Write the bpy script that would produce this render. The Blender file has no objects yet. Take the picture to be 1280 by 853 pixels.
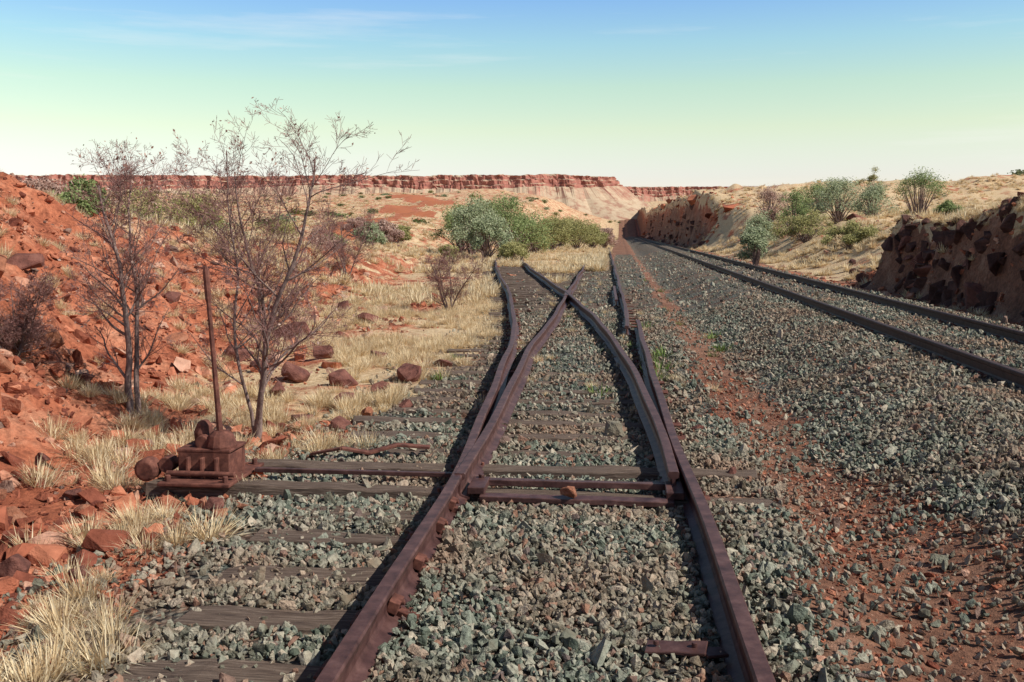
import bpy, bmesh, math, random
import numpy as np
from mathutils import Vector, Matrix, Euler
random.seed(7); rng=np.random.default_rng(7)
scene=bpy.context.scene
scene.view_settings.view_transform='Standard'; scene.view_settings.look='None'; scene.view_settings.exposure=0

# ---------------------------------------------------------------- noise
def hsh(ix,iy,s):
    n=(ix.astype(np.int64)*374761393+iy.astype(np.int64)*668265263+s*144269504)&0x7fffffff
    n=((n^(n>>13))*1274126177)&0x7fffffff
    n=n^(n>>16)
    return (n&0xffff)/65535.0
def vn(x,y,s=0):
    ix=np.floor(x);iy=np.floor(y);fx=x-ix;fy=y-iy
    fx=fx*fx*(3-2*fx);fy=fy*fy*(3-2*fy)
    a=hsh(ix,iy,s);b=hsh(ix+1,iy,s);c=hsh(ix,iy+1,s);d=hsh(ix+1,iy+1,s)
    return (a*(1-fx)+b*fx)*(1-fy)+(c*(1-fx)+d*fx)*fy
def fbm(x,y,s=0,o=4):
    t=0;a=.5;tot=0
    for i in range(o):
        t=t+a*vn(x*2**i,y*2**i,s+i*17);tot+=a;a*=.5
    return t/tot*2-1
def sm(a,b,x):
    t=np.clip((x-a)/(b-a),0,1);return t*t*(3-2*t)
I=np.interp
# ---------------------------------------------------------------- terrain
def footL(y): return -I(y,[0,5,9,12,21,40,80,150],[3.5,3.9,4.4,5.1,6.5,8.6,14,24])
def widthR(y): return I(y,[0,31,38,90,112,400],[.8,.9,6,7,2.0,2.0])
def footR(y): return 7.6+.45*fbm(y*.35,y*0,31)+.6*fbm(y*.06,y*0,33)*sm(80,110,y)
def Hgt(x,y):
    x=np.asarray(x,float);y=np.asarray(y,float)
    z=np.full(x.shape,-.205)
    z=z+.05*(1-sm(5.6,6.3,y)*(1-.45*sm(10,14,y)))*sm(-1.15,-1.0,x)*(1-sm(1.0,1.4,x))
    z=z+.03*sm(.5,.65,x)*(1-sm(1.,1.4,x))
    z=z-.05*sm(-1.9,-3.2,x)*(1-sm(40,60,y)*.7)
    xf=footL(y)+.5*fbm(x*.3,y*.3,3)
    bh=I(y,[-20,0,14,20,28,45,70,110],[2.5,2.55,2.6,2.2,1.6,1.0,.6,.8])
    tt=np.clip((xf-x)/4.4,0,1)
    t=.55*tt+.45*sm(0,1,tt)
    bank=t*bh
    rough=fbm(x*.8,y*.8,5,5)*.45+fbm(x*2.7,y*2.7,8,3)*.22
    bank=bank+rough*sm(-.3,1.0,xf-x)*(1-.5*sm(60,150,y))
    z=z+bank
    z=z+.06*fbm(x*1.5,y*1.5,9,3)*sm(-2.1,-3.2,x)
    z=z-.5*sm(16,40,-x)*(1-sm(30,90,y))*bh
    pl=I(y,[0,70,120,200,300,400,500,700,4000],[0,0,1.7,4.6,9.5,15.5,21,24,30])
    pr=I(y,[0,380,500,700,4000],[0,0,9,20,28])
    xe=I(y,[80,130,400],[-12,-3,-1])
    ml=sm(0,1,(xe-x)/I(y,[0,130,400,600],[14,22,34,60]))
    z=z+ml*pl+(1-ml)*pr
    far=sm(60,160,y)
    z=z+far*(fbm(x*.03,y*.03,11)*2.6+fbm(x*.1,y*.1,12)*.8)*ml
    # main line formation
    z=z-.05*sm(.85,1.2,x)*(1-sm(1.5,2.1,x))
    z=z+.30*sm(1.6,2.95,x)-.25*sm(5.9,6.8,x)
    # right bank
    xr=footR(y);w=widthR(y)
    top=I(y,[0,10,20,30,45,70,95,120,180,300,420,520],[2.5,2.5,2.3,2.0,1.8,2.6,3.4,6.6,7.4,8.4,9.0,3.0])
    tr=sm(0,1,(x-xr)/w)
    z=z+tr*top*(1+.12*fbm(x*.3,y*.3,44))+np.clip(x-xr-w,0,35)*I(y,[0,60,200],[.04,.05,.015])
    z=z+tr*(fbm(x*.5,y*.5,41,4)*.35+fbm(x*2,y*2,42,3)*.10)
    steep=tr*(1-tr)*4
    z=z+steep*(fbm(x*1.6,y*1.2,47,4)*.40)*I(y,[0,30,40,100,120,400],[1,1,.3,.5,3,3])
    z=z+.012*fbm(x*5,y*5,50,3)
    return z
def roadX(y): return I(y,[60,100,140,180,220,300,360,430],[-22,-27,-36,-37,-50,-54,-80,-84])
def cover(x,y):
    left=x<-2.0
    xf=footL(y)
    strip=I(y,[0,7,8.5,10,14],[.16,.30,.42,.62,.75])
    bankc=I(y,[0,8,11,18,30],[.08,.12,.26,.5,.6])
    c=np.where(x<xf-.2,bankc,strip)
    c=np.where((x>-4.0)&(y>9),.92,c)
    c=np.where(x<xf-5,np.maximum(bankc,.4)+.3*sm(20,60,y),c)
    c=np.where(left,c,0.)
    c=np.where((y>42)&(x>-9)&(x<-.8),.97,c)
    c=np.where((y>52)&(x<=-9),.8,c)
    xr=footR(y);w=widthR(y)
    r=np.where(x>xr+w*.7,.97,np.where(x>xr,np.where(w<4,.14,.93),.16))
    c=np.where(x>6.9,r,c)
    c=np.where((x>-.6)&(x<=6.9),0,c)
    rd=np.abs(x-roadX(y))<I(y,[60,150,430],[1.4,3.4,7])
    c=np.where(rd&(y>60)&(y<430),0,c)
    return c
def ballm(x,y):
    n=.35*fbm(x*1.3,y*1.3,61)
    e=I(y,[3,6,12,30,80],[2.25,1.65,1.30,1.02,.9])
    le=I(y,[0,8,10,14],[-2.0,-2.0,-1.75,-1.6])
    a=sm(-.7,0,x-le+n)*(1-sm(.72,1.1,x+n*.8))
    a=a*(1-sm(60,95,y))
    a=a*(1-sm(40,50,y)*(x<-.4))
    b=sm(e,e+.6,x+n)*(1-sm(6.4,7.0,x+n*.5))*(x>0)*(1-sm(330,380,y))
    dv=DIVC(y)
    c=(1-sm(.85,1.35,np.abs(x-dv)+n))*(y>10)*(1-sm(44,58,y))
    return np.maximum(np.maximum(a,b),c*.8)
DY=[-4,0,3,6,8,10.4,14.5,18,25,33,42,55,68,80,95,115]
DX=[-1.0,-1.0,-1.0,-1.03,-1.12,-1.26,-1.56,-1.92,-2.75,-3.9,-5.2,-6.9,-8.1,-8.9,-9.5,-9.9]
def DIVC(y): return I(y,DY,DX)+.75
def STR(y): return -.95-.0157*y

# ---------------------------------------------------------------- materials
def newmat(n):
    m=bpy.data.materials.new(n);m.use_nodes=True
    nt=m.node_tree;b=nt.nodes['Principled BSDF'];b.inputs['Roughness'].default_value=.9
    b.inputs['Specular IOR Level'].default_value=.2
    return m,nt,b
def N(nt,t,**k):
    n=nt.nodes.new(t)
    for a,v in k.items(): setattr(n,a,v)
    return n
def ramp(nt,stops,interp='LINEAR'):
    r=nt.nodes.new('ShaderNodeValToRGB');r.color_ramp.interpolation=interp
    e=r.color_ramp.elements
    while len(e)>1:e.remove(e[0])
    e[0].position=stops[0][0];e[0].color=(*stops[0][1],1)
    for p,c in stops[1:]:
        q=e.new(p);q.color=(*c,1)
    return r
def noise(nt,co,scale,det=6,rough=.6):
    n=N(nt,'ShaderNodeTexNoise');n.inputs['Scale'].default_value=scale;n.inputs['Detail'].default_value=det;n.inputs['Roughness'].default_value=rough
    nt.links.new(co,n.inputs['Vector']);return n
def mix(nt,f,a,b,mode='MIX'):
    m=N(nt,'ShaderNodeMix',data_type='RGBA',blend_type=mode)
    if isinstance(f,float): m.inputs[0].default_value=f
    else: nt.links.new(f,m.inputs[0])
    for s,i in ((a,6),(b,7)):
        if isinstance(s,tuple): m.inputs[i].default_value=(*s,1)
        else: nt.links.new(s,m.inputs[i])
    return m.outputs[2]
def math_(nt,op,a,b=None):
    m=N(nt,'ShaderNodeMath',operation=op)
    for s,i in ((a,0),(b,1)):
        if s is None: continue
        if isinstance(s,(float,int)): m.inputs[i].default_value=s
        else: nt.links.new(s,m.inputs[i])
    return m.outputs[0]
def mrange(nt,v,a,b):
    q=N(nt,'ShaderNodeMapRange');q.inputs[1].default_value=a;q.inputs[2].default_value=b;nt.links.new(v,q.inputs[0]);return q.outputs[0]

def ground_mat():
    m,nt,b=newmat('ground_soil_and_gravel')
    L=nt.links.new
    co=N(nt,'ShaderNodeTexCoord').outputs['Object']
    at=N(nt,'ShaderNodeAttribute',attribute_name='zone')
    sep=N(nt,'ShaderNodeSeparateColor');L(at.outputs['Color'],sep.inputs[0])
    n1=noise(nt,co,1.3,8,.65);n2=noise(nt,co,14,6,.7)
    soil=ramp(nt,[(.3,(.26,.07,.036)),(.5,(.50,.165,.085)),(.7,(.64,.30,.18))]);L(n1.outputs[0],soil.inputs[0])
    brn=ramp(nt,[(.3,(.14,.065,.042)),(.5,(.27,.13,.08)),(.7,(.40,.235,.16))]);L(n1.outputs[0],brn.inputs[0])
    sb=mix(nt,at.outputs['Alpha'],brn.outputs[0],soil.outputs[0])
    soil2=ramp(nt,[(.3,(.34,.3,.3)),(.6,(1.1,1.1,1.1))]);L(n2.outputs[0],soil2.inputs[0])
    sc=mix(nt,.9,sb,soil2.outputs[0],'MULTIPLY')
    gr=ramp(nt,[(.3,(.38,.22,.11)),(.5,(.64,.46,.27)),(.72,(.80,.64,.41))]);L(n2.outputs[0],gr.inputs[0])
    gf=noise(nt,co,.55,9,.72)
    gs=math_(nt,'ADD',sep.outputs[1],math_(nt,'MULTIPLY',math_(nt,'SUBTRACT',gf.outputs[0],.5),2.8))
    c=mix(nt,mrange(nt,gs,.62,.9),sc,gr.outputs[0])
    v=N(nt,'ShaderNodeTexVoronoi');v.inputs['Scale'].default_value=24;L(co,v.inputs['Vector'])
    hs=N(nt,'ShaderNodeSeparateColor');L(v.outputs['Color'],hs.inputs[0])
    st=ramp(nt,[(0,(.12,.135,.115)),(.35,(.20,.215,.18)),(.65,(.29,.285,.235)),(.85,(.38,.32,.24)),(1,(.24,.13,.09))]);L(hs.outputs[0],st.inputs[0])
    vd=ramp(nt,[(0,(1.15,1.15,1.15)),(.5,(.6,.6,.6)),(.9,(.2,.2,.2))]);L(v.outputs['Distance'],vd.inputs[0])
    bc=mix(nt,1.0,st.outputs[0],vd.outputs[0],'MULTIPLY')
    bf=math_(nt,'ADD',sep.outputs[0],math_(nt,'MULTIPLY',math_(nt,'SUBTRACT',n2.outputs[0],.5),1.0))
    bm=mrange(nt,bf,.4,.6)
    dn=noise(nt,co,.9,5,.7)
    bc=mix(nt,mrange(nt,dn.outputs[0],.45,.7),bc,sc)
    c=mix(nt,bm,c,bc)
    c=mix(nt,sep.outputs[2],c,(.44,.15,.07))
    L(c,b.inputs['Base Color'])
    bu=N(nt,'ShaderNodeBump');bu.inputs['Strength'].default_value=.85;bu.inputs['Distance'].default_value=.06
    hh=math_(nt,'ADD',n2.outputs[0],math_(nt,'MULTIPLY',math_(nt,'MULTIPLY',v.outputs['Distance'],-1.2),bm))
    L(hh,bu.inputs['Height']);L(bu.outputs[0],b.inputs['Normal'])
    return m
def stone_mat(name,stops,ns=25.,dust=None):
    m,nt,b=newmat(name);L=nt.links.new
    oi=N(nt,'ShaderNodeObjectInfo')
    r=ramp(nt,stops,'LINEAR');L(oi.outputs['Random'],r.inputs[0])
    co=N(nt,'ShaderNodeTexCoord').outputs['Object']
    n=noise(nt,co,ns*.1,5,.6);r2=ramp(nt,[(.3,(.6,.56,.54)),(.65,(1.15,1.15,1.15))]);L(n.outputs[0],r2.inputs[0])
    c=mix(nt,1.0,r.outputs[0],r2.outputs[0],'MULTIPLY')
    if dust:
        geo=N(nt,'ShaderNodeNewGeometry')
        d=noise(nt,geo.outputs['Position'],.8,5,.7)
        f=math_(nt,'MULTIPLY',mrange(nt,d.outputs[0],.43,.70),.7)
        c=mix(nt,f,c,dust)
    L(c,b.inputs['Base Color'])
    bu=N(nt,'ShaderNodeBump');bu.inputs['Strength'].default_value=.5;bu.inputs['Distance'].default_value=.1
    L(n.outputs[0],bu.inputs['Height']);L(bu.outputs[0],b.inputs['Normal'])
    return m
def simple(name,c1,c2,scale=10.,stretch=None,rough=.85,bump=.4,dist=.01,met=0.,c3=None):
    m,nt,b=newmat(name);L=nt.links.new
    co=N(nt,'ShaderNodeTexCoord').outputs['Object']
    if stretch:
        mp=N(nt,'ShaderNodeMapping');mp.inputs['Scale'].default_value=stretch;L(co,mp.inputs[0]);co=mp.outputs[0]
    n=noise(nt,co,scale,8,.68)
    st=[(.32,c1),(.66,c2)]
    if c3: st=[(.28,c1),(.52,c2),(.74,c3)]
    r=ramp(nt,st);L(n.outputs[0],r.inputs[0]);L(r.outputs[0],b.inputs['Base Color'])
    bu=N(nt,'ShaderNodeBump');bu.inputs['Strength'].default_value=bump;bu.inputs['Distance'].default_value=dist
    L(n.outputs[0],bu.inputs['Height']);L(bu.outputs[0],b.inputs['Normal'])
    b.inputs['Roughness'].default_value=rough;b.inputs['Metallic'].default_value=met
    return m
def leaf_mat(name,stops,trans=.0):
    m,nt,b=newmat(name);L=nt.links.new
    at=N(nt,'ShaderNodeAttribute',attribute_name='tone')
    r=ramp(nt,stops);L(at.outputs['Fac'],r.inputs[0]);L(r.outputs[0],b.inputs['Base Color'])
    b.inputs['Roughness'].default_value=.7
    if trans>0:
        tr=N(nt,'ShaderNodeBsdfTranslucent');L(r.outputs[0],tr.inputs[0])
        mx=N(nt,'ShaderNodeMixShader');mx.inputs[0].default_value=trans
        L(b.outputs[0],mx.inputs[1]);L(tr.outputs[0],mx.inputs[2])
        L(mx.outputs[0],nt.nodes['Material Output'].inputs[0])
    return m
M_ground=ground_mat()
M_stone=stone_mat('ballast_stone_mat',[(0,(.10,.12,.09)),(.25,(.19,.215,.165)),(.5,(.285,.30,.235)),(.72,(.39,.375,.29)),(.86,(.52,.45,.34)),(.93,(.28,.15,.10)),(1,(.16,.135,.125))],25.,(.36,.19,.12))
M_red=stone_mat('red_rock_mat',[(0,(.15,.045,.03)),(.35,(.35,.11,.06)),(.7,(.56,.22,.125)),(.9,(.58,.34,.24)),(1,(.17,.11,.09))])
M_rust=simple('rusty_rail_steel',(.038,.018,.017),(.11,.053,.047),9,None,.5,.35,.006,0.2,(.20,.105,.09))
M_rust2=simple('rusty_casting',(.045,.018,.015),(.15,.058,.042),14,None,.8,.5,.01,0.,(.27,.11,.075))
M_main=simple('main_rail_steel',(.04,.025,.022),(.095,.055,.046),12,None,.6,.2,.004,.1)
M_wood=simple('weathered_timber',(.04,.026,.022),(.15,.105,.08),7,(.7,9,9),.95,.9,.02,0.,(.31,.235,.18))
M_conc=simple('concrete_sleeper',(.18,.15,.13),(.30,.26,.22),12)
M_bark=simple('grey_bark',(.11,.07,.06),(.32,.225,.195),40,(1,1,.3),.95,.8,.01)
M_twig=simple('reddish_twigs',(.16,.075,.065),(.33,.18,.155),8)
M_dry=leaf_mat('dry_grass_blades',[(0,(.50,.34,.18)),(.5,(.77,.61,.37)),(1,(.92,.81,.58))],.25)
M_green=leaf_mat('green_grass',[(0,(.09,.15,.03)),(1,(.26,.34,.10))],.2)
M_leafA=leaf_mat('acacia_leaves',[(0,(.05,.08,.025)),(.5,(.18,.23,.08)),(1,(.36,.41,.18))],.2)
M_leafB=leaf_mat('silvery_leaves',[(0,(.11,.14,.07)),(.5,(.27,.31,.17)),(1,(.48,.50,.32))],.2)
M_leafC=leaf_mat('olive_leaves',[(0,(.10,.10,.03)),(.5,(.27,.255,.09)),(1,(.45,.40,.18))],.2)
M_leafD=leaf_mat('dead_leaves',[(0,(.18,.09,.07)),(.5,(.36,.21,.16)),(1,(.55,.40,.33))],.1)

# ---------------------------------------------------------------- mesh helpers
def obj(name,verts,faces,mat,smooth=False,parent=None,link=True):
    me=bpy.data.meshes.new(name)
    me.from_pydata([tuple(v) for v in verts] if not isinstance(verts,np.ndarray) else verts.tolist(),[],faces if isinstance(faces,list) else faces.tolist())
    me.materials.append(mat)
    if smooth: me.polygons.foreach_set('use_smooth',[True]*len(me.polygons))
    me.update()
    o=bpy.data.objects.new(name,me)
    if link: scene.collection.objects.link(o)
    if parent: o.parent=parent
    return o
class MB:
    def __init__(s): s.v=[];s.f=[]
    def box(s,c,sz,rot=(0,0,0),seg=1,jit=0):
        R=Euler(rot).to_matrix();b=len(s.v)
        for i in range(seg+1):
            for (a,d) in ((-1,-1),(1,-1),(1,1),(-1,1)):
                p=Vector(((i/seg-.5)*sz[0],a*sz[1]/2,d*sz[2]/2))
                if jit: p+=Vector((random.uniform(-jit,jit)*(4 if seg>10 else 1) if i in(0,seg) else 0,random.uniform(-jit,jit),random.uniform(-jit,jit)))
                s.v.append(R@p+Vector(c))
        for i in range(seg):
            for k in range(4):
                a=b+i*4+k;d=b+i*4+(k+1)%4
                s.f.append((a,d,d+4,a+4))
        s.f.append((b+3,b+2,b+1,b));e=b+seg*4;s.f.append((e,e+1,e+2,e+3))
    def tube(s,pts,rad,n=8,cap=True):
        b=len(s.v);P=[Vector(p) for p in pts]
        up=Vector((.13,.31,.94))
        for i,p in enumerate(P):
            t=(P[min(i+1,len(P)-1)]-P[max(i-1,0)]).normalized()
            u=t.cross(up)
            if u.length<.1: u=t.cross(Vector((1,0,0)))
            u.normalize();w=t.cross(u)
            for k in range(n):
                a=2*math.pi*k/n
                s.v.append(p+(u*math.cos(a)+w*math.sin(a))*rad[i])
        for i in range(len(P)-1):
            for k in range(n):
                a=b+i*n+k;d=b+i*n+(k+1)%n
                s.f.append((a,d,d+n,a+n))
        if cap:
            s.f.append(tuple(b+k for k in range(n))[::-1]);e=b+(len(P)-1)*n;s.f.append(tuple(e+k for k in range(n)))
    def make(s,name,mat,parent=None,bevel=0,smooth=False):
        o=obj(name,s.v,s.f,mat,smooth,parent)
        if bevel:
            m=o.modifiers.new('bevel','BEVEL');m.width=bevel;m.segments=2;m.limit_method='ANGLE'
        return o
def rockmesh(name,seed,mat,n=22,flat=.7,chip=0,link=False):
    r=random.Random(seed);bm=bmesh.new()
    ax=(r.uniform(.75,1.25),r.uniform(.65,1.1),flat*r.uniform(.8,1.2))
    for i in range(n):
        v=Vector((r.gauss(0,1),r.gauss(0,1),r.gauss(0,1))).normalized()
        m=max(abs(v.x),abs(v.y),abs(v.z));v=v*(.5+.5*.72/m*.8)
        bm.verts.new((v.x*ax[0]*.5,v.y*ax[1]*.5,v.z*ax[2]*.5))
    h=bmesh.ops.convex_hull(bm,input=bm.verts)
    bmesh.ops.delete(bm,geom=[g for g in h['geom_interior'] if isinstance(g,bmesh.types.BMVert)],context='VERTS')
    if chip:
        bmesh.ops.dissolve_limit(bm,angle_limit=.25,verts=bm.verts,edges=bm.edges)
        bmesh.ops.bevel(bm,geom=list(bm.edges),offset=.018,segments=1,affect='EDGES')
    bmesh.ops.recalc_face_normals(bm,faces=bm.faces)
    me=bpy.data.meshes.new(name);bm.to_mesh(me);bm.free();me.materials.append(mat)
    o=bpy.data.objects.new(name,me)
    if link: scene.collection.objects.link(o)
    return o
def collection(name,objs):
    c=bpy.data.collections.new(name)
    for o in objs:c.objects.link(o)
    return c
def scatter(name,P,R,S,idx,coll):
    n=len(P);me=bpy.data.meshes.new(name);me.vertices.add(n)
    me.vertices.foreach_set('co',np.ascontiguousarray(P,dtype=np.float32).ravel())
    a=me.attributes.new('rot','FLOAT_VECTOR','POINT');a.data.foreach_set('vector',np.ascontiguousarray(R,dtype=np.float32).ravel())
    a=me.attributes.new('scl','FLOAT_VECTOR','POINT');a.data.foreach_set('vector',np.ascontiguousarray(S,dtype=np.float32).ravel())
    a=me.attributes.new('idx','INT','POINT');a.data.foreach_set('value',np.ascontiguousarray(idx,dtype=np.int32))
    o=bpy.data.objects.new(name,me);scene.collection.objects.link(o)
    ng=bpy.data.node_groups.new(name+'_gn','GeometryNodeTree')
    ng.interface.new_socket('Geometry',in_out='INPUT',socket_type='NodeSocketGeometry')
    ng.interface.new_socket('Geometry',in_out='OUTPUT',socket_type='NodeSocketGeometry')
    gi=ng.nodes.new('NodeGroupInput');go=ng.nodes.new('NodeGroupOutput')
    ip=ng.nodes.new('GeometryNodeInstanceOnPoints');ci=ng.nodes.new('GeometryNodeCollectionInfo')
    ci.inputs['Collection'].default_value=coll;ci.inputs['Separate Children'].default_value=True;ci.inputs['Reset Children'].default_value=True
    def na(nm,t):
        q=ng.nodes.new('GeometryNodeInputNamedAttribute');q.data_type=t;q.inputs['Name'].default_value=nm;return q.outputs['Attribute']
    L=ng.links.new
    L(gi.outputs[0],ip.inputs['Points']);L(ci.outputs[0],ip.inputs['Instance']);ip.inputs['Pick Instance'].default_value=True
    L(na('idx','INT'),ip.inputs['Instance Index'])
    er=ng.nodes.new('FunctionNodeEulerToRotation');L(na('rot','FLOAT_VECTOR'),er.inputs[0]);L(er.outputs[0],ip.inputs['Rotation'])
    L(na('scl','FLOAT_VECTOR'),ip.inputs['Scale']);L(ip.outputs[0],go.inputs[0])
    md=o.modifiers.new('instances','NODES');md.node_group=ng
    return o

# ---------------------------------------------------------------- ground sheet
xs=[0.];
while xs[-1]<4500: xs.append(xs[-1]+max(.085,.02*(xs[-1]-5)))
xs=np.array([-v for v in xs[:0:-1]]+xs)
ys=[-6.]
while ys[-1]<4500: ys.append(ys[-1]+max(.09,.0125*ys[-1]))
ys=np.array(ys)
X,Y=np.meshgrid(xs,ys)
Z=Hgt(X,Y)
nx,ny=len(xs),len(ys)
V=np.stack([X.ravel(),Y.ravel(),Z.ravel()],1)
ii=np.arange(nx*ny).reshape(ny,nx)
F=np.stack([ii[:-1,:-1].ravel(),ii[:-1,1:].ravel(),ii[1:,1:].ravel(),ii[1:,:-1].ravel()],1)
g=obj('ground',V,F,M_ground,True)
ca=g.data.color_attributes.new('zone','FLOAT_COLOR','POINT')
rdm=(1-sm(.7,1.2,np.abs(X-roadX(Y)+1.5*fbm(X*.05,Y*.05,77))/I(Y,[60,150,430],[1.5,2.8,5.0])))*(Y>55)*(Y<435)
redm=np.maximum(1-sm(-2.9,-2.1,X),sm(6.3,7.0,X)*(1-.95*sm(7.2,7.5,X)*(1-sm(8.6,9.2,X))))  # brown band along the right cutting face paints in its shade
col=np.stack([ballm(X,Y).ravel(),cover(X,Y).ravel(),rdm.ravel(),redm.ravel()],1).astype(np.float32)
ca.data.foreach_set('color',col.ravel())

# ---------------------------------------------------------------- scatter sampling
psi=math.radians(6.19);FPX=1244.
def frustum(n,d0,d1,p=1.0,umin=-260,umax=1540):
    r=rng.random(n)
    D=(d0**p+(d1**p-d0**p)*r)**(1/p)
    xc=(umin+(umax-umin)*rng.random(n)-640)/FPX*D
    return -math.sin(psi)*D+math.cos(psi)*xc, math.cos(psi)*D+math.sin(psi)*xc
nfar=len(np.arange(7.6,70,.62))
SY=np.array([1.2,1.8,2.42,3.0,3.62,4.15,4.72,5.35,5.8]+[6.32,6.98]+list(np.arange(7.6,70,.62)+rng.normal(0,.05,nfar)))
SEX=np.array([1,1,1,.93,.97,.96,.75,.93,.3]+[1,.99]+list(np.clip(rng.normal(.72,.25,nfar),0,.97)))
stones=collection('ballast_stones_source',[rockmesh('ballast_stone',100+i,M_stone,random.choice([9,11,14]),.7) for i in range(12)])
parts=[]
for (n,d0,d1,p,size) in ((86000,2.6,9,2.,.038),(84000,9,22,2.,.045),(52000,22,75,1.2,.068)):
    x,y=frustum(n,d0,d1,p,-120,1420)
    b=ballm(x,y)
    keep=rng.random(n)<np.clip(b*1.05,0.0,1)
    keep|=(rng.random(n)<.16)&(x>-3)&(x<7)
    keep&=(x<7.3)&(x>-3.2-(y>10)*8)
    keep&=~((b<.3)&(x<-3))
    di=np.abs(y[:,None]-SY[None,:]);j=np.argmin(di,axis=1);dm=di[np.arange(n),j]
    ex=SEX[j]*np.where(x>.55,np.where((y>6)&(y<7.2),1,.2),1.)*np.where((x>-1)&(y>10.5),.7,1)
    ex=np.where((x<DIVC(y)-.8)&(y>7),np.maximum(ex,.93),ex)
    ex=np.where((x>-1.)&(x<.5)&(y>7.2)&(y<10),np.maximum(ex,.88),ex)
    ex=ex*np.clip(1.1+1.0*fbm(x*1.6,y*1.6,140),.45,1)
    os_=(dm<.125)&(x<DIVC(y)+1.3)&(x>DIVC(y)-2.1)&((y>6.1)|(x<-1.1))&(rng.random(n)<ex)
    keep&=~os_
    zr=Hgt(x,y)
    for rx in (STR(y),STR(y)+1.5,I(y,DY,DX),I(y,DY,DX)+1.5,np.full(n,3.70),np.full(n,5.20)):
        keep&=~(np.abs(x-rx)<.07)
    x,y,zr=x[keep],y[keep],zr[keep];m=len(x)
    s=size*np.exp(rng.normal(0,.36,m))
    P=np.stack([x,y,zr+s*.18+rng.random(m)*.014],1)
    parts.append((P,s))
P=np.concatenate([a for a,_ in parts]);S=np.concatenate([b for _,b in parts])
m=len(P)
scatter('ballast_gravel',P,rng.random((m,3))*6.28,np.stack([S*1.15,S,S*.95],1),rng.integers(0,12,m),stones)
# red rocks
reds=collection('red_rocks_source',[rockmesh('red_rock',200+i,M_red,random.choice([8,9,11,14]),.62) for i in range(10)])
def redprob(x,y):
    c=cover(x,y);b=ballm(x,y)
    steepR=(x>footR(y)-.2)&(x<footR(y)+widthR(y)*1.1)&((y<34)|(y>100))
    pr=np.where(x<-2.2,.8*(1-c)+.06,np.where(x>6.8,np.where(steepR,.3,.14),np.where((x>.7)&(x<2.8),.55*(1-b)+.04,.03)))
    return pr*np.clip(.65+1.5*fbm(x*.7,y*.7,90),.15,1)
XX=[];YY=[];SS=[]
for (n,rg) in ((60000,'f'),(60000,'L'),(4500,'G'),(7000,'R'),(6000,'N'),(34000,'B'),(16000,'K'),(500,'H')):
    if rg=='f': x,y=frustum(n,2.8,90,1.4)
    if rg=='L': y=rng.uniform(3,34,n);x=rng.uniform(-14,-3.2,n)
    if rg=='G': y=rng.uniform(5,26,n);x=rng.uniform(-13,-4.2,n)
    if rg=='R': y=rng.uniform(10,36,n);x=rng.uniform(7.2,9.6,n)
    if rg=='N': y=rng.uniform(98,360,n);x=rng.uniform(7.4,12,n)
    if rg=='B': y=rng.uniform(2.5,14,n);x=rng.uniform(.65,2.7,n)
    if rg=='K': y=rng.uniform(3,9,n);x=rng.uniform(-6,-2.1,n)
    if rg=='H': y=rng.uniform(3.5,9,n);x=rng.uniform(-5.5,-2.6,n)
    k=rng.random(n)<redprob(x,y);x,y=x[k],y[k];m=len(x)
    s=.035*(1-rng.random(m)*.996)**(-.44)
    s=np.clip(s,.03,.5)*(1+.012*np.minimum(y,60))
    if rg=='G': s=rng.uniform(.10,.34,m)*rng.uniform(.5,1.2,m)
    if rg=='H': s=rng.uniform(.07,.19,m)
    if rg in 'RN': s=s*(1.8 if rg=='R' else 5)
    s=np.where((x>-2.6)&(x<6.8),np.clip(s*(.42 if rg=='B' else .7),.012,.07),s)
    XX.append(x);YY.append(y);SS.append(s)
x=np.concatenate(XX);y=np.concatenate(YY);s=np.concatenate(SS);m=len(x)
P=np.stack([x,y,Hgt(x,y)+s*.08],1)
R=np.stack([rng.normal(0,.4,m),rng.normal(0,.4,m),rng.random(m)*6.28],1)
scatter('red_rock_scree',P,R,np.stack([s*1.2,s,s],1),rng.integers(0,10,m),reds)
# grass tufts
def tuft(name,seed,nb,h,spread,mat,w=.004):
    r=random.Random(seed);v=[];f=[];tone=[]
    for i in range(nb):
        a=r.uniform(0,6.283);rb=r.uniform(0,.09)*spread;lean=r.random()**.7*1.15*spread
        L=h*r.uniform(.45,1.1);bx,by=math.cos(a)*rb,math.sin(a)*rb
        a2=a+r.gauss(0,.5);d=Vector((math.cos(a2)*math.sin(lean),math.sin(a2)*math.sin(lean),math.cos(lean)))
        sd=Vector((-math.sin(a2+r.gauss(0,.6)),math.cos(a2),0))*w
        p0=Vector((bx,by,-.02));p1=p0+d*L*.55;p2=p0+d*L+Vector((0,0,-L*.12*lean))
        k=len(v);v+=[p0-sd,p0+sd,p1+sd*.8,p1-sd*.8,p2];f+=[(k,k+1,k+2,k+3),(k+3,k+2,k+4)]
        t=r.random();tone+=[t]*5
    o=obj(name,v,f,mat,link=False)
    at=o.data.attributes.new('tone','FLOAT','POINT');at.data.foreach_set('value',tone)
    return o
tufts=collection('dry_grass_source',[tuft('dry_grass_tuft',300+i,190,.25,[.8,1,1.2][i%3],M_dry,.0028) for i in range(6)])
tuftsF=collection('far_grass_source',[tuft('spinifex_tuft',330+i,110,.5,1.3,M_dry,.013) for i in range(4)])
x,y=frustum(20000,3,30,1.4);c=cover(x,y)
k=(rng.random(len(x))<c*np.clip(.5+2.8*fbm(x*.9,y*.9,95),0,1)*np.where(y<8,.55,1));k&=(c>.05)&(ballm(x,y)<.6)
x,y=x[k],y[k]
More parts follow.
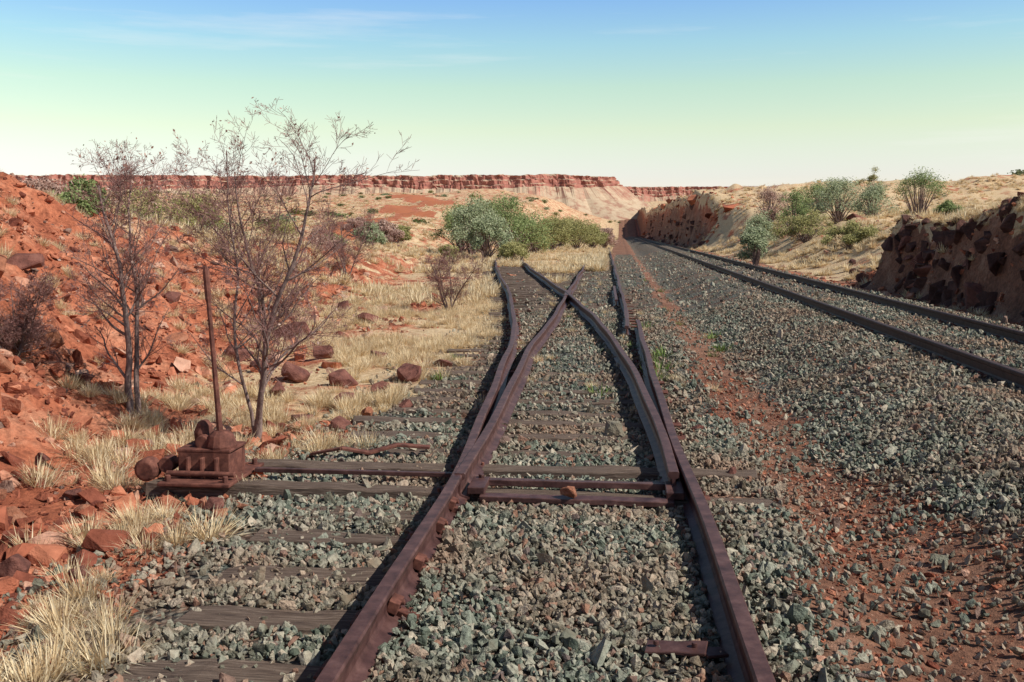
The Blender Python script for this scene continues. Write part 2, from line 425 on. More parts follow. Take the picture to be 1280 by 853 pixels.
cl=[(-3.15,5.55),(-2.75,5.35),(-2.95,5.15),(-2.6,5.1),(-3.6,6.6),(-3.9,7.0),(-4.2,7.2),(-3.3,7.3),(-2.45,4.0),(-2.3,3.8),(-2.6,4.1),(-2.2,3.55),(-2.35,3.3),(-3.5,4.6),(-4.0,6.4),(-2.2,7.7),(-2.5,7.6),(-3.1,7.8),(-3.6,8.0),(-2.9,5.6),(-3.7,7.5),(-4.1,7.8),(-4.5,7.4),(-2.7,7.9)]
cx=np.array([a for a,_ in cl]);cy=np.array([b for _,b in cl]);x=np.r_[x,cx,cx+.15,cx-.1];y=np.r_[y,cy,cy+.1,cy+.16]
x3=rng.uniform(-2.4,1.3,90);y3=rng.uniform(9,42,90);x3=x3+(DIVC(y3)-DIVC(9))*.6;x=np.r_[x,x3];y=np.r_[y,y3]
m=len(x)
s=rng.uniform(.45,1.15,m);s[-90:]*=.6
scatter('dry_grass',np.stack([x,y,Hgt(x,y)],1),np.stack([rng.normal(0,.12,m),rng.normal(0,.12,m),rng.random(m)*6.28],1),np.stack([s,s,s*rng.uniform(.6,1.0,m)],1),rng.integers(0,6,m),tufts)
x,y=frustum(66000,24,330,.6);c=cover(x,y)
k=(rng.random(len(x))<c*np.clip(.5+2.0*fbm(x*.25,y*.25,96),0.02,1));k&=(c>.05)&(ballm(x,y)<.5);x,y=x[k],y[k]
n4=260;t4=rng.random(n4);y4=44+24*t4;x4=-.9-(.2+t4*2.6)*rng.random(n4)*1.3;x=np.r_[x,x4];y=np.r_[y,y4]
m=len(x)
s=rng.uniform(.5,1.1,m)*(1+.002*y)*np.where(x>6.8,.85,1.)*np.where((x>-9)&(x<0),.9,1);s[-n4:]*=1.35
scatter('spinifex_grass',np.stack([x,y,Hgt(x,y)],1),np.stack([x*0,x*0,rng.random(m)*6.28],1),np.stack([s,s,s*.8],1),rng.integers(0,4,m),tuftsF)

# ---------------------------------------------------------------- rails
PROF=[(-.07,0),(-.07,.012),(-.02,.03),(-.0095,.05),(-.0095,.118),(-.033,.132),(-.036,.16),(-.029,.170),(.029,.170),(.036,.16),(.033,.132),(.0095,.118),(.0095,.05),(.02,.03),(.07,.012),(.07,0)]
def rail(name,fx,y0,y1,ztop,mat,step=.3,zf=None,grow=1.02,wob=0):
    v=[];f=[];ysl=[y0];st=step
    while ysl[-1]<y1: ysl.append(min(y1,ysl[-1]+st));st*=grow
    n=len(PROF);ph=random.uniform(0,6)
    for y in ysl:
        x=float(fx(y))+wob*(.014*math.sin(y*.55+ph)+.007*math.sin(y*1.7+ph*2));dx=float(fx(y+.05)-fx(y-.05))/.1
        l=math.hypot(1,dx);nxv=(1/l,-dx/l)
        z=ztop+(zf(y) if zf else 0)+wob*.009*math.sin(y*.8+ph)
        tw=wob*.05*math.sin(y*.7+ph)
        for (a,h) in PROF:
            a+=tw*(h-.02);jt=random.uniform(-.0008,.0008)
            v.append((x+nxv[0]*a+jt,y+nxv[1]*a,z-.17+h+jt))
    for i in range(len(ysl)-1):
        for k in range(n):
            a=i*n+k;b=i*n+(k+1)%n;f.append((a,b,b+n,a+n))
    f.append(tuple(range(n))[::-1]);e=(len(ysl)-1)*n;f.append(tuple(range(e,e+n)))
    f=[tuple(reversed(q)) for q in f]
    return obj(name,v,f,mat)
ky=np.linspace(-4,115,600);kx=np.interp(ky,DY,DX)
ker=np.hanning(31);ker/=ker.sum();kxp=np.pad(kx,15,mode='edge');kxs=np.convolve(kxp,ker,'valid')
dvf=lambda y:np.interp(y,ky,kxs)
zd=lambda y:float(I(y,[0,40,55,80,115],[0,0,.0,.05,.2]))
rail('stock_rail_left',dvf,-3,112,0.0,M_rust,zf=zd,wob=1.3)
rail('switch_blade_left',lambda y:STR(y)+.015*np.exp(-(y-6)/2)+.02-.05*np.exp(-((y-14)/3.)**2),6.15,70,-.004,M_rust,wob=1)
rail('switch_blade_right',lambda y:dvf(y)+1.5-.05*np.exp(-(y-6)/3)-.02+.04*np.exp(-((y-19)/2.5)**2),6.35,110,.006,M_rust,zf=zd,wob=1)
rail('stock_rail_right',lambda y:STR(y)+1.5+.04*np.exp(-((y-17.6)/2.)**2),-3,17.6,0.001,M_rust,wob=1)
rail('rusty_rail_end',lambda y:STR(y)+1.5-.10-.06*np.exp(-(y-16.6)/3),16.4,105,-.001,M_rust,wob=1)
rail('check_rail',lambda y:STR(y)+1.5-.27+.004*(y-25)**2*.1,23,29,.0,M_rust)
mainc=lambda y:(0 if y<260 else (y-260)**2/2600.)
for nm,xo in (('main_line_rail',3.70),('main_line_rail',5.20)):
    rail(nm,(lambda xo:lambda y:xo+mainc(y))(xo),-3,400,.25,M_main,step=.8)
# sleepers
mb=MB()
for sy in SY:
    if sy<6.2: x0,x1=-1.98+random.uniform(-.22,.12),.93;zt=-.176+random.uniform(-.010,.006)
    elif sy<7.2: x0,x1=-3.2,1.0;zt=-.155
    elif sy<30: x0,x1=-2.05-(sy-7)*.03+random.uniform(-.35,.1),.9;zt=-.182+random.uniform(-.013,.010)
    elif sy<45: x0,x1=DIVC(sy)-1.25,.9;zt=-.19
    else: continue
    if sy>7.2: x0=min(x0,DIVC(sy)-1.25)
    mb.box(((x0+x1)/2,sy+random.uniform(-.03,.03),zt-.09),(x1-x0,.225,.18),(random.gauss(0,.03),random.gauss(0,.003),random.gauss(0,.02)),16,.010)
for sy in np.arange(30,56,.62):
    cx_=DIVC(sy);mb.box((cx_-.1,sy,-.19-.09+zd(sy)),(2.5,.23,.18),(0,0,.09),6,.008)
mb.make('timber_sleepers',M_wood,bevel=.008)
mb=MB()
for sy in np.arange(.4,160,.62):
    mb.box((4.45+mainc(sy),sy,-.03),(2.55,.24,.2),(0,0,0),1,0)
mb.make('concrete_sleepers',M_conc,bevel=.02)
mb=MB()
for sy in np.arange(.4,75,.62):
    for xr in (3.70,5.20):
        for sgn in (-1,1):
            mb.box((xr+sgn*.095,sy,.10),(.06,.11,.035),(0,sgn*.35,0))
            mb.tube([(xr+sgn*.10,sy-.045,.12),(xr+sgn*.13,sy-.02,.145),(xr+sgn*.08,sy+.02,.13)],[.009,.009,.009],5)
mb.make('rail_clips',M_rust2)
mb=MB()
for sy in list(SY[(SY>1)&(SY<26)]):
    for xr in (float(dvf(sy)),STR(sy)+1.5):
        if random.random()<.3: continue
        mb.box((xr,sy,-.166),(.28,.16,.014),(0,0,random.gauss(0,.03)))
        for sgn in (-1,1):
            if random.random()<.7: mb.tube([(xr+sgn*.10,sy+.05*sgn,-.16),(xr+sgn*.105,sy+.05*sgn,-.13)],[.010,.013],6)
for sy in (4.15,4.72,5.35,5.8):
    xr=float(dvf(sy))
    mb.box((xr+.075,sy,-.135),(.15,.05,.035),(0,.25,random.gauss(0,.1)));mb.box((xr+.045,sy,-.095),(.05,.10,.055),(0,.35,0));mb.tube([(xr+.02,sy,-.09),(xr+.09,sy,-.085)],[.014,.014],6)
mb.make('rail_braces_and_plates',M_rust2,bevel=.004)
mb=MB()
mb.box((-.26,6.42,-.115),(1.30,.07,.04),(0,0,.01),6,.003)
mb.box((-.26,6.13,-.145),(1.22,.10,.035),(0,0,-.012),6,.003)
mb.box((-1.78,6.62,-.125),(1.5,.045,.03),(0,0,.0),4,.002)
for x in (-.9,.36): 
    mb.box((x,6.3,-.11),(.11,.30,.045));mb.tube([(x,6.42,-.09),(x,6.42,-.065)],[.022,.022],6)
mb.make('switch_stretcher_bar',M_rust,bevel=.005)
mb=MB();mb.box((-1.33,25.6,-.05),(.16,2.2,.10),(0,0,.03));mb.make('rail_crossing_frog',M_rust,bevel=.01)
mb=MB();mb.box((.24,3.86,-.115),(.24,.10,.014),(.1,-.08,-.15),4,.003)
mb.box((.385,3.84,-.12),(.10,.07,.014),(.1,.1,.5));mb.tube([(.16,3.87,-.11),(.16,3.87,-.092)],[.012]*2,8);mb.tube([(.31,3.85,-.105),(.31,3.85,-.085)],[.012]*2,8)
mb.make('loose_fishplate',M_rust,bevel=.004)
mb=MB();pts=[(-2.35,7.35,-.17),(-2.1,7.3,-.11),(-1.9,7.34,-.15),(-1.7,7.42,-.10),(-1.45,7.45,-.12)]
for a,b2 in zip(pts[:-1],pts[1:]):
    A=Vector(a);B=Vector(b2);d=B-A;mb.box((A+B)/2,(d.length*1.03,.075,.02),(0,-math.asin(d.z/d.length),math.atan2(d.y,d.x)))
mb.make('bent_rusty_strap',M_rust2,bevel=.003)

# ---------------------------------------------------------------- switch stand
SX,SYY=-2.80,6.52
em=bpy.data.objects.new('switch_lever_stand',None);scene.collection.objects.link(em)
mb=MB();z0=-.150
mb.box((SX,SYY,z0+.012),(.50,.66,.024))
mb.box((SX,SYY-.13,z0+.11),(.36,.035,.19));mb.box((SX,SYY+.13,z0+.11),(.36,.035,.19))
mb.box((SX-.16,SYY,z0+.10),(.035,.22,.16));mb.box((SX+.16,SYY,z0+.10),(.035,.22,.16))
mb.box((SX,SYY,z0+.205),(.38,.30,.022))
for dx in (-.10,0,.10): mb.box((SX+dx,SYY-.165,z0+.09),(.022,.05,.15))
for dx in (-.2,.2):
    for dy in (-.27,.27): mb.tube([(SX+dx,SYY+dy,z0+.02),(SX+dx,SYY+dy,z0+.065)],[.022,.02],6)
mb.tube([(SX-.24,SYY-.20,z0+.06),(SX+.24,SYY-.20,z0+.06)],[.02,.02],8)
mb.make('base_casting',M_rust2,em,.006)
mb=MB()
mb.tube([(SX+.09,SYY-.05,z0+.20),(SX+.09,SYY-.05,z0+.23),(SX+.09,SYY-.05,z0+.30),(SX+.09,SYY-.05,z0+.33)],[.10,.105,.085,.05],14)
mb.tube([(SX-.07,SYY+.03,z0+.20),(SX-.07,SYY+.03,z0+.30),(SX-.06,SYY+.03,z0+.36),(SX-.06,SYY+.03,z0+.385)],[.06,.065,.05,.025],12)
mb.tube([(SX-.03,SYY-.10,z0+.25),(SX-.03,SYY+.12,z0+.25)],[.05,.05],12)
mb.make('pivot_housing',M_rust2,em,.006)
mb=MB();lb=Vector((SX+.085,SYY-.05,z0+.28));lt=Vector((SX+.005,SYY-.02,1.30))
q=lambda t:lb.lerp(lt,t)
mb.tube([q(0),q(.1),q(.35),q(.62),q(.80)],[.026,.021,.018,.0165,.016],8)
mb.tube([q(.79),q(.81),q(.97),q(1.)],[.016,.021,.023,.014],8)
mb.make('hand_lever',M_rust2,em,.0)
mb=MB()
mb.tube([(SX-.18,SYY-.02,z0+.12),(SX-.30,SYY-.06,z0+.09),(SX-.42,SYY-.08,z0+.07)],[.028,.024,.024],8)
mb.tube([(SX-.42,SYY-.16,z0+.06),(SX-.42,SYY-.145,z0+.06),(SX-.42,SYY-.05,z0+.06),(SX-.42,SYY-.035,z0+.06)],[.06,.08,.08,.06],16)
mb.tube([(SX-.29,SYY-.11,z0+.09),(SX-.29,SYY+.0,z0+.09)],[.055,.055],12)
mb.make('counterweight',M_rust2,em,.006)

# ---------------------------------------------------------------- boulders
def boulder(name,x,y,s,seed,mat=None,dz=.1,flat=.7,n=13):
    o=rockmesh(name,seed,mat or M_red,n,flat,1,True)
    o.scale=(s*1.2,s,s);o.rotation_euler=(random.uniform(-.35,.35),random.uniform(-.35,.35),random.uniform(0,6))
    o.location=(x,y,float(Hgt(np.array([x]),np.array([y]))[0])+s*dz);return o
M_bdk=simple('dark_boulder',(.08,.035,.03),(.20,.08,.06),3,None,.9,.8,.08,0,(.32,.15,.11))
M_cut=simple('shaded_cutting_rock',(.04,.022,.02),(.11,.052,.042),2.5,None,.95,1.,.15,0,(.21,.10,.075))  # shade of the cutting face is put into this dark rock colour
M_bor=simple('orange_boulder',(.19,.075,.045),(.40,.16,.09),3,None,.9,.8,.08,0,(.50,.27,.18))
for (x,y,s,md) in ((-2.55,5.95,.22,1),(-2.42,5.75,.17,2),(-2.75,5.85,.15,2),(-2.35,5.95,.12,2),(-3.15,4.75,.24,1),(-2.75,4.35,.10,1),(-3.4,5.9,.18,2),(-3.9,6.5,.22,2),(-3.45,6.9,.16,1),
   (-4.6,7.6,.3,2),(-2.3,8.0,.17,1),(-2.5,8.6,.25,1),(-2.1,9.6,.2,1),(-2.8,9.9,.42,1),(-3.2,11.2,.46,1),(-2.6,10.6,.3,1),(-3.9,11.6,.5,1),(-4.6,12.2,.42,1),(-2.3,12.8,.3,1),(-5.2,13.2,.5,1),(-3.4,13.8,.35,1),(-5.9,12.5,.5,2),(-2.5,11.6,.5,1),(-3.6,10.2,.4,1),(-4.1,13.4,.5,1),
   (-6.6,9.8,.5,2),(-7.2,11.4,.6,1),(-7.9,9.6,.45,2),(-5.6,9.2,.35,2),(-8.6,12.2,.6,2),(-7,15,.55,1),(-6.2,17,.5,1),(-8.2,18,.6,2),(-3.8,4.9,.16,2),(-3.0,5.3,.12,2),(-5.4,16,.6,1),(-4.9,19,.6,1),(-6.3,22,.7,1),(-7.4,20,.6,2),(-3.5,5.35,.2,2),(-3.25,5.6,.15,1),(-3.75,5.7,.2,2),(-4.3,6.9,.2,1),(-4.1,6.1,.14,2),
   (-3.65,6.2,.2,1),(-3.9,5.3,.22,2),(-3.3,4.3,.12,2),(-2.9,4.9,.11,2),(-3.4,5.0,.13,1),(-4.4,6.2,.25,2),(-4.8,6.9,.3,1),(-5.2,7.8,.35,2),(-5.0,8.8,.3,1),(-3.0,9.1,.26,1),(-2.4,9.2,.2,2),(-2.75,4.7,.14,1),(-2.6,4.45,.1,2)):
    boulder('red_boulder',x,y,s*random.uniform(.9,1.1),int(x*100+y*37)%9999,M_bdk if md==1 else M_bor,.15)
o=boulder('loose_rock',-.30,6.12,.16,55,M_bor,.0);o.location.z=-.09
for (x,y,s) in ((.80,7.0,.17),(.70,8.6,.2),(1.05,8.0,.14),(.95,6.1,.10),(.98,11,.14),(1.3,5.0,.10),(1.15,4.2,.09),(1.25,3.5,.13),(1.5,3.9,.08),(1.05,3.3,.1),(1.5,3.35,.16)):
    boulder('loose_rock',x,y,s,int(s*1000+y*10),M_bor if s<.16 else M_bdk,.05)
for i in range(190):
    y=random.uniform(12,33);t=random.random();xr=float(footR(np.array([y]))[0]);x=xr+t*1.05
    boulder('cutting_rock',x,y,random.uniform(.35,1.15)*(1-.35*t),500+i,M_cut if random.random()<.85 else M_bdk,-.22,1.,9)
for i in range(80):
    y=random.uniform(98,300);t=random.random();xr=float(footR(np.array([y]))[0]);x=xr+t*1.3
    boulder('cutting_rock',x,y,random.uniform(1.0,2.6)*(1-.4*t),1500+i,M_cut,-.3,1.,9)
for i in range(18):
    boulder('cutting_rock',random.uniform(11,30),random.uniform(34,70),random.uniform(.5,1.4),1700+i,M_bdk,-.05,.8)
for (x,y,s) in ((8.6,38,.6),(9.4,42,.8),(9,46,.5),(8.2,34.5,.7),(10,36,.7),(9.2,52,.6)): boulder('cutting_rock',x,y,s,int(x*y),M_cut,.0,.8)

# ---------------------------------------------------------------- bare trees
def bare_tree(name,loc,h,seed,stems,spread,leaves=700,lean=(0,0),rad0=.034):
    r=random.Random(seed);T=MB();W=MB();tips=[]
    def br(p,d,L,rad,lv):
        n=max(4,int(L/.08));pts=[p.copy()];rd=[rad];dd=d.copy()
        wob=.07 if lv==0 else .16
        for i in range(n):
            dd=(dd+Vector((r.gauss(0,wob),r.gauss(0,wob),r.gauss(.035,.06)))).normalized()
            p=p+dd*L/n;pts.append(p.copy());rd.append(max(.0014,rad*(1-.75*(i+1)/n)))
        (T if lv<2 else W).tube(pts,rd,7 if lv<1 else (5 if lv<2 else 3),cap=False)
        if lv>=4: tips.append(pts[-1]);return
        k={0:19,1:8,2:5,3:3}[lv]
        for j in range(k):
            t=r.uniform(.22 if lv==0 else .15,1.);ix=min(n,max(1,int(t*n)))
            az=r.uniform(0,6.283);a=r.uniform(.6,1.2)
            bd=(pts[ix]-pts[ix-1]).normalized();u=bd.orthogonal().normalized();w=bd.cross(u)
            nd=(bd*math.cos(a)+(u*math.cos(az)+w*math.sin(az))*math.sin(a)+Vector((0,0,.15))).normalized()
            lf=r.uniform(.24,.38) if lv==0 else r.uniform(.35,.55)
            br(pts[ix],nd,L*lf*(1.1-.3*t),rd[ix]*r.uniform(.4,.6),lv+1)
        tips.append(pts[-1])
    for s in range(stems):
        a=6.283*s/stems+r.uniform(-.5,.5);d=Vector((math.cos(a)*spread+lean[0],math.sin(a)*spread+lean[1],1)).normalized()
        br(Vector((r.uniform(-.05,.05),r.uniform(-.05,.05),-.08)),d,h*r.uniform(.85,1.0),rad0*r.uniform(.6,1.1),0)
    em=bpy.data.objects.new(name,None);scene.collection.objects.link(em);em.location=loc
    T.make('trunk_and_limbs',M_bark,em,0,True);W.make('twigs',M_twig,em,0)
    v=[];f=[];tn=[]
    for i in range(leaves):
        c=r.choice(tips)+Vector((r.gauss(0,.03),r.gauss(0,.03),r.gauss(0,.03)));s=r.uniform(.005,.012)
        a=Vector((r.gauss(0,1),r.gauss(0,1),r.gauss(0,1))).normalized();b=a.orthogonal().normalized()
        k=len(v);v+=[c-a*s*1.6,c+b*s,c+a*s*1.6,c-b*s];f.append((k,k+1,k+2,k+3));tn+=[r.random()]*4
    o=obj('dry_leaves',v,f,M_leafD,False,em);at=o.data.attributes.new('tone','FLOAT','POINT');at.data.foreach_set('value',tn)
def gz(x,y): return float(Hgt(np.array([float(x)]),np.array([float(y)]))[0])
bare_tree('bare_tree',(-4.45,8.7,gz(-4.45,8.7)),2.5,11,2,.07,600,(-.09,0))
bare_tree('bare_tree',(-3.14,8.3,gz(-3.14,8.3)),2.75,29,3,.10,600,(.06,0),.030)
bare_tree('bare_tree',(-3.75,22,gz(-3.75,22)),1.5,31,4,.45,200,(-.1,0),.03)
bare_tree('bare_tree',(-9.2,33,gz(-9.2,33)),2.2,35,4,.5,200)
bare_tree('bare_shrub',(-5.6,8.6,gz(-5.6,8.6)),1.0,37,5,.6,250,(0,0),.014)

# ---------------------------------------------------------------- leafy bushes
def bush(name,x,y,h,w,seed,mat,n=5200,trunk=.18,ls=.055,nc=40):
    r=random.Random(seed);em=bpy.data.objects.new(name,None);scene.collection.objects.link(em)
    em.location=(x,y,gz(x,y)-.05)
    cl=[];B=MB()
    asx=r.uniform(.8,1.15)
    for i in range(nc):
        a=r.uniform(0,6.283);el=r.uniform(-.15,1.45);q=r.uniform(.4,1.)**.7*r.choice([.85,1.,1.12])
        c=Vector((math.cos(a)*math.cos(el)*w/2*q*asx,math.sin(a)*math.cos(el)*w/2*q,h*(trunk+(1-trunk)*(.30+.6*math.sin(el)*q))))
        cl.append((c,r.uniform(.05,.17)*min(w,h*1.4)))
        st=Vector((r.uniform(-.05,.05)*w,r.uniform(-.05,.05)*w,0));mid=st.lerp(c,.5)+Vector((0,0,h*.06))
        B.tube([st,mid,c],[.018*h*.7,.011*h*.7,.005*h*.5],5,cap=False)
    v=[];f=[];tn=[]
    wts=[q[1]**2 for q in cl]
    pick=r.choices(cl,weights=wts,k=n)
    for i in range(n):
        c,rad=pick[i]
        d=Vector((r.gauss(0,1),r.gauss(0,1),r.gauss(0,1)))
        d=d.normalized()*rad*(r.random()**.45)*1.15*(1.0 if r.random()<.85 else 1.5);d.z*=.8
        p=c+d
        if p.z<.02: continue
        s=ls*r.uniform(.5,1.2)
        a=Vector((r.gauss(0,1),r.gauss(0,1),r.gauss(0,.8))).normalized();b=a.orthogonal().normalized()
        k=len(v);v+=[p-a*s,p+b*s*.45,p+a*s,p-b*s*.45];f.append((k,k+1,k+2,k+3))
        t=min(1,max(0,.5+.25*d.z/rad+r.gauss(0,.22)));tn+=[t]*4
    B.make('branches',M_bark,em,0,True)
    o=obj('foliage',v,f,mat,False,em);at=o.data.attributes.new('tone','FLOAT','POINT');at.data.foreach_set('value',tn)
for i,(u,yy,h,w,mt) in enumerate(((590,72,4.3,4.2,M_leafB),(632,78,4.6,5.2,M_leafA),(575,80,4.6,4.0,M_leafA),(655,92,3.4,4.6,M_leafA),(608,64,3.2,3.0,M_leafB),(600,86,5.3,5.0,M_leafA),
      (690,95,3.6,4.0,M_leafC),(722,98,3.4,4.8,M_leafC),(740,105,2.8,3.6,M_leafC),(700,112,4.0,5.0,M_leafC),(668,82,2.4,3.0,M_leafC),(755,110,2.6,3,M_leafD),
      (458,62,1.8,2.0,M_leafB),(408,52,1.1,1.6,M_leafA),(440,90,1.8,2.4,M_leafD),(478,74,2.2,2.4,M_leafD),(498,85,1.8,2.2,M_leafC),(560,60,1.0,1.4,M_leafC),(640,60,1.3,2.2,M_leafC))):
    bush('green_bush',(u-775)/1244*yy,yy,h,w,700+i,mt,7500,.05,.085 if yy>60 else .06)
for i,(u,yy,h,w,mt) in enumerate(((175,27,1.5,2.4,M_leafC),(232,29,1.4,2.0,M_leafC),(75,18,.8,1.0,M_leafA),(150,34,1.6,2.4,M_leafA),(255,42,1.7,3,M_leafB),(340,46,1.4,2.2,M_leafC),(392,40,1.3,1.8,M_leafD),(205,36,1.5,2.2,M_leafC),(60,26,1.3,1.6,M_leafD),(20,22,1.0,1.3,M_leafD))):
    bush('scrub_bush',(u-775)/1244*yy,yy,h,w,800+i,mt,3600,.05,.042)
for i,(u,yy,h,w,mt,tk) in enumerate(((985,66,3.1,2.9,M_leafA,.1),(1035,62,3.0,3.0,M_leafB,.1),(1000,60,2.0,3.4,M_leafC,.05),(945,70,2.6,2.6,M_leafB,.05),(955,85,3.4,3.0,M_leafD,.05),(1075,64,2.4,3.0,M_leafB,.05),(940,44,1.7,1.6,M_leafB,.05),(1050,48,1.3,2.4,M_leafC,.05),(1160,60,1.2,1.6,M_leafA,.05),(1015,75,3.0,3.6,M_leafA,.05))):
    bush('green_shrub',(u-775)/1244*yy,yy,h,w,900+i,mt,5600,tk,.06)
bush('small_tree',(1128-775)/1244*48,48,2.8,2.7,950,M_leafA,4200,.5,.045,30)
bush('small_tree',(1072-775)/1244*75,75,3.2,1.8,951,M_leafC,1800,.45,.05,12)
def farb(name,seed,mat):
    r=random.Random(seed);v=[];f=[];tn=[]
    for i in range(260):
        d=Vector((r.gauss(0,.4),r.gauss(0,.4),abs(r.gauss(.45,.25))));s=r.uniform(.08,.16)
        a=Vector((r.gauss(0,1),r.gauss(0,1),r.gauss(0,1))).normalized();b=a.orthogonal().normalized()
        k=len(v);v+=[d-a*s,d+b*s*.7,d+a*s,d-b*s*.7];f.append((k,k+1,k+2,k+3));tn+=[r.random()*.6]*4
    o=obj(name,v,f,mat,link=False);at=o.data.attributes.new('tone','FLOAT','POINT');at.data.foreach_set('value',tn);return o
fb=collection('distant_scrub_source',[farb('distant_bush',1,M_leafA),farb('distant_bush',2,M_leafC),farb('distant_bush',3,M_leafB)])
x,y=frustum(3600,60,640,1.0)
k=((x<-14)|(x>16)|(y>440))&(rng.random(len(x))<np.clip(.25+1.6*fbm(x*.02,y*.02,120),.03,1));k&=np.abs(x-roadX(y))>7
x,y=x[k],y[k];m=len(x);s=rng.uniform(.3,1.3,m)
scatter('distant_scrub',np.stack([x,y,Hgt(x,y)],1),np.stack([x*0,x*0,rng.random(m)*6.28],1),np.stack([s*1.3,s*1.3,s],1),rng.integers(0,3,m),fb)
gt=collection('green_weed_source',[tuft('green_weed',400+i,60,.2,1.1,M_green,.005) for i in range(2)])
wp=[(.42,11.6),(.50,12.4),(.38,12.9),(1.5,15.6),(1.35,14.5),(1.6,17),(-.2,10.6),(-2.1,11.5),(.2,14.8),(-2.25,13.4),(.45,18),(-1.0,20),(1.0,22),(1.3,26),(1.2,30),(.9,35),(.6,13.6),(1.1,19),(1.55,15.2),(.36,12.1)]
m=len(wp);P=np.array([(a,b,gz(a,b)) for a,b in wp])
scatter('green_weeds',P,np.stack([np.zeros(m),np.zeros(m),rng.random(m)*6],1),np.full((m,3),1.1)*rng.uniform(.5,1.4,(m,1)),rng.integers(0,2,m),gt)

# ---------------------------------------------------------------- mesas
def mesa_mat():
    m,nt,b=newmat('mesa_rock');L=nt.links.new
    geo=N(nt,'ShaderNodeNewGeometry');sep=N(nt,'ShaderNodeSeparateXYZ');L(geo.outputs['True Normal'],sep.inputs[0])
    co=N(nt,'ShaderNodeTexCoord').outputs['Object']
    mp=N(nt,'ShaderNodeMapping');mp.inputs['Scale'].default_value=(.25,.25,1.1);L(co,mp.inputs[0])
    n=noise(nt,mp.outputs[0],.9,8,.65)
    r=ramp(nt,[(.3,(.19,.08,.07)),(.5,(.36,.14,.105)),(.7,(.46,.22,.16))]);L(n.outputs[0],r.inputs[0])  # cliff colours slightly softened, a little distance haze painted in
    n2=noise(nt,co,.22,9,.72);r2=ramp(nt,[(.40,(.36,.19,.13)),(.50,(.48,.35,.235)),(.7,(.57,.45,.31))]);L(n2.outputs[0],r2.inputs[0])
    L(mix(nt,mrange(nt,sep.outputs[2],.55,.8),r.outputs[0],r2.outputs[0]),b.inputs['Base Color'])
    return m
M_mesa=mesa_mat()
def mesa(name,path,T,cl,seed,n=1400,mat=M_mesa,tal=26):
    P=np.array(path,float);d=np.r_[0,np.cumsum(np.hypot(*np.diff(P,axis=0).T))]
    s=np.linspace(0,d[-1],n);px=np.interp(s,d,P[:,0]);py=np.interp(s,d,P[:,1])
    k=np.hanning(41);k/=k.sum()
    pad=lambda a:np.convolve(np.pad(a,20,mode='edge'),k,'valid');px,py=pad(px),pad(py)
    tx,ty=np.gradient(px),np.gradient(py);l=np.hypot(tx,ty);ox,oy=ty/l,-tx/l
    wob=7*fbm(s*.03,s*0,seed)+3*fbm(s*.15,s*0,seed+5)
    hv=1+.45*fbm(s*.02,s*0,seed+21)
    prof=[(-400,.5),(-120,1.0),(-40,.6),(-8,.3),(-1,.1),(0,0),(.2,-.10*cl),(.3,-.33*cl),(1.6,-.36*cl),(1.9,-.40*cl),(2.1,-.72*cl),(3.6,-.76*cl),(3.9,-.98*cl),(5.5,-1.03*cl),(14,-1.03*cl-.2*tal),(28,-1.03*cl-.5*tal),(48,-1.03*cl-.8*tal),(75,-1.03*cl-1.1*tal)]
    v=[]
    for j,(a,z) in enumerate(prof):
        off=a+(wob if a>-10 else wob*0)+(1.1*fbm(s*.6,s*0+j*1.7,seed+9) if -2<a<6 else 0)+(1.0*(np.floor(3*vn(s*.35,s*0+j*.3,seed+3)))*.8 if -2<a<6 else 0)
        zz=T+(z*hv if z<0 and a<6 else z)+(1.1*fbm(s*.05,s*0,seed+13))+(fbm(s*.5,s*0+j,seed+14)*.6 if -2<a<6 else fbm(s*.12,s*0+j,seed+15)*.9)
        v.append(np.stack([px+ox*off,py+oy*off,zz],1))
    V=np.stack(v,0);m=len(prof);V=V.reshape(-1,3);ii=np.arange(m*n).reshape(m,n)
    F=np.stack([ii[:-1,:-1].ravel(),ii[1:,:-1].ravel(),ii[1:,1:].ravel(),ii[:-1,1:].ravel()],1)
    return obj(name,V,F,mat)
mesa('red_mesa',[(-900,330),(-500,425),(-330,468),(-260,478),(-200,490),(-100,500),(-40,504),(-12,508),(-4,525),(-14,600),(-60,800)],30.0,6.4,3)
mesa('red_mesa',[(-200,690),(-60,696),(0,700),(52,706),(110,712),(220,760),(400,900)],33.2,8.0,9,900)
M_dist=simple('hazed_distant_range',(.42,.36,.42),(.50,.43,.48),.02)  # pale lilac base colour stands in for distance haze
mesa('distant_hills',[(-2500,3300),(-600,2900),(300,2600),(1200,2500),(2600,2900)],118,20,19,500,M_dist,120)

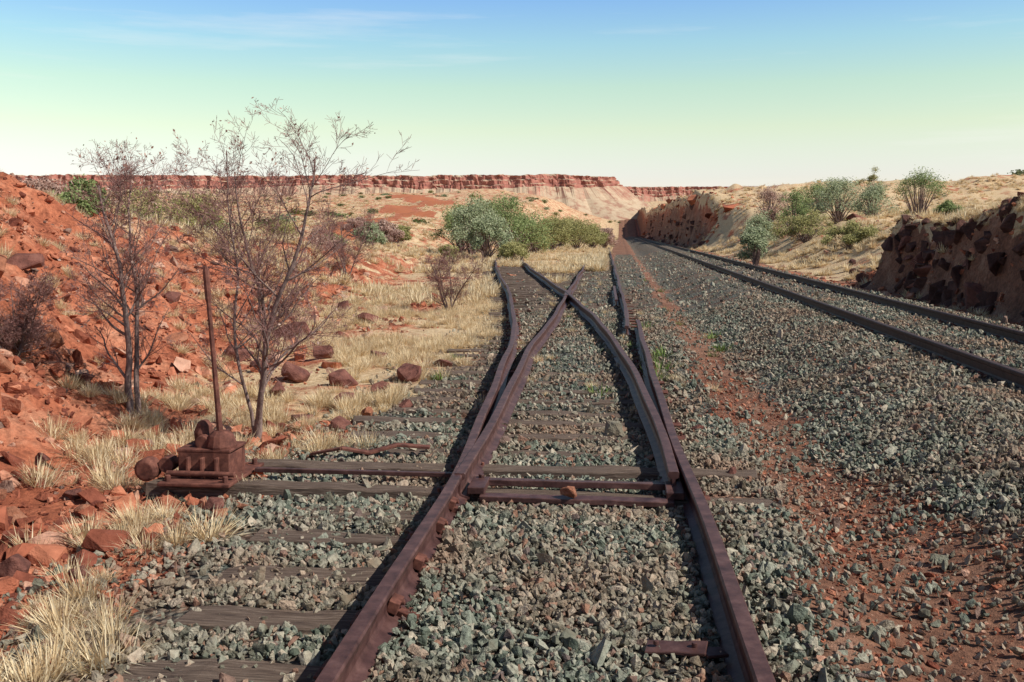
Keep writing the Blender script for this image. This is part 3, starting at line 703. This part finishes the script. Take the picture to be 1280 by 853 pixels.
# ---------------------------------------------------------------- light
el=math.radians(43);az=math.radians(106)
sd=Vector((math.sin(az)*math.cos(el),math.cos(az)*math.cos(el),math.sin(el)))
sl=bpy.data.lights.new('sun','SUN');sl.energy=5.0;sl.angle=math.radians(.5);sl.color=(1,.96,.88)
so=bpy.data.objects.new('sun',sl);scene.collection.objects.link(so);so.rotation_euler=(-sd).to_track_quat('-Z','Y').to_euler()
w=bpy.data.worlds.new('World');scene.world=w;w.use_nodes=True;nt=w.node_tree;L=nt.links.new
bg=nt.nodes['Background'];sky=N(nt,'ShaderNodeTexSky',sky_type='NISHITA');sky.sun_disc=False;sky.sun_elevation=el;sky.sun_rotation=az
sky.air_density=1.;sky.dust_density=.6;sky.ozone_density=1.5
co=N(nt,'ShaderNodeTexCoord').outputs['Generated']
sp=N(nt,'ShaderNodeSeparateXYZ');L(co,sp.inputs[0])
rp=ramp(nt,[(0,(1.60,1.36,1.52)),(.055,(1.66,1.42,1.40)),(.10,(1.85,1.60,1.08)),(.14,(1.72,1.68,1.12)),(.18,(1.42,1.64,1.40)),(.235,(1.02,1.34,1.72)),(.33,(.72,.82,1.0)),(.5,(.45,.5,.56)),(1,(.4,.43,.47))]);L(sp.outputs[2],rp.inputs[0])
c=mix(nt,1.0,sky.outputs[0],rp.outputs[0],'MULTIPLY')
mp=N(nt,'ShaderNodeMapping');mp.inputs['Scale'].default_value=(1.2,1.2,16);L(co,mp.inputs[0])
cn=noise(nt,mp.outputs[0],2.2,8,.6);cr=ramp(nt,[(.54,(0,0,0)),(.76,(.35,.35,.35))]);L(cn.outputs[0],cr.inputs[0])
c=mix(nt,cr.outputs[0],c,(9.,8.8,8.6))
L(c,bg.inputs[0]);bg.inputs[1].default_value=.11
# ---------------------------------------------------------------- camera
cam=bpy.data.cameras.new('camera');co_=bpy.data.objects.new('camera',cam);scene.collection.objects.link(co_)
cam.lens=35;cam.sensor_width=36;cam.clip_end=12000;cam.clip_start=.05
co_.location=(0,0,1.53);co_.rotation_euler=(math.radians(90-6.22),0,psi)
scene.camera=co_
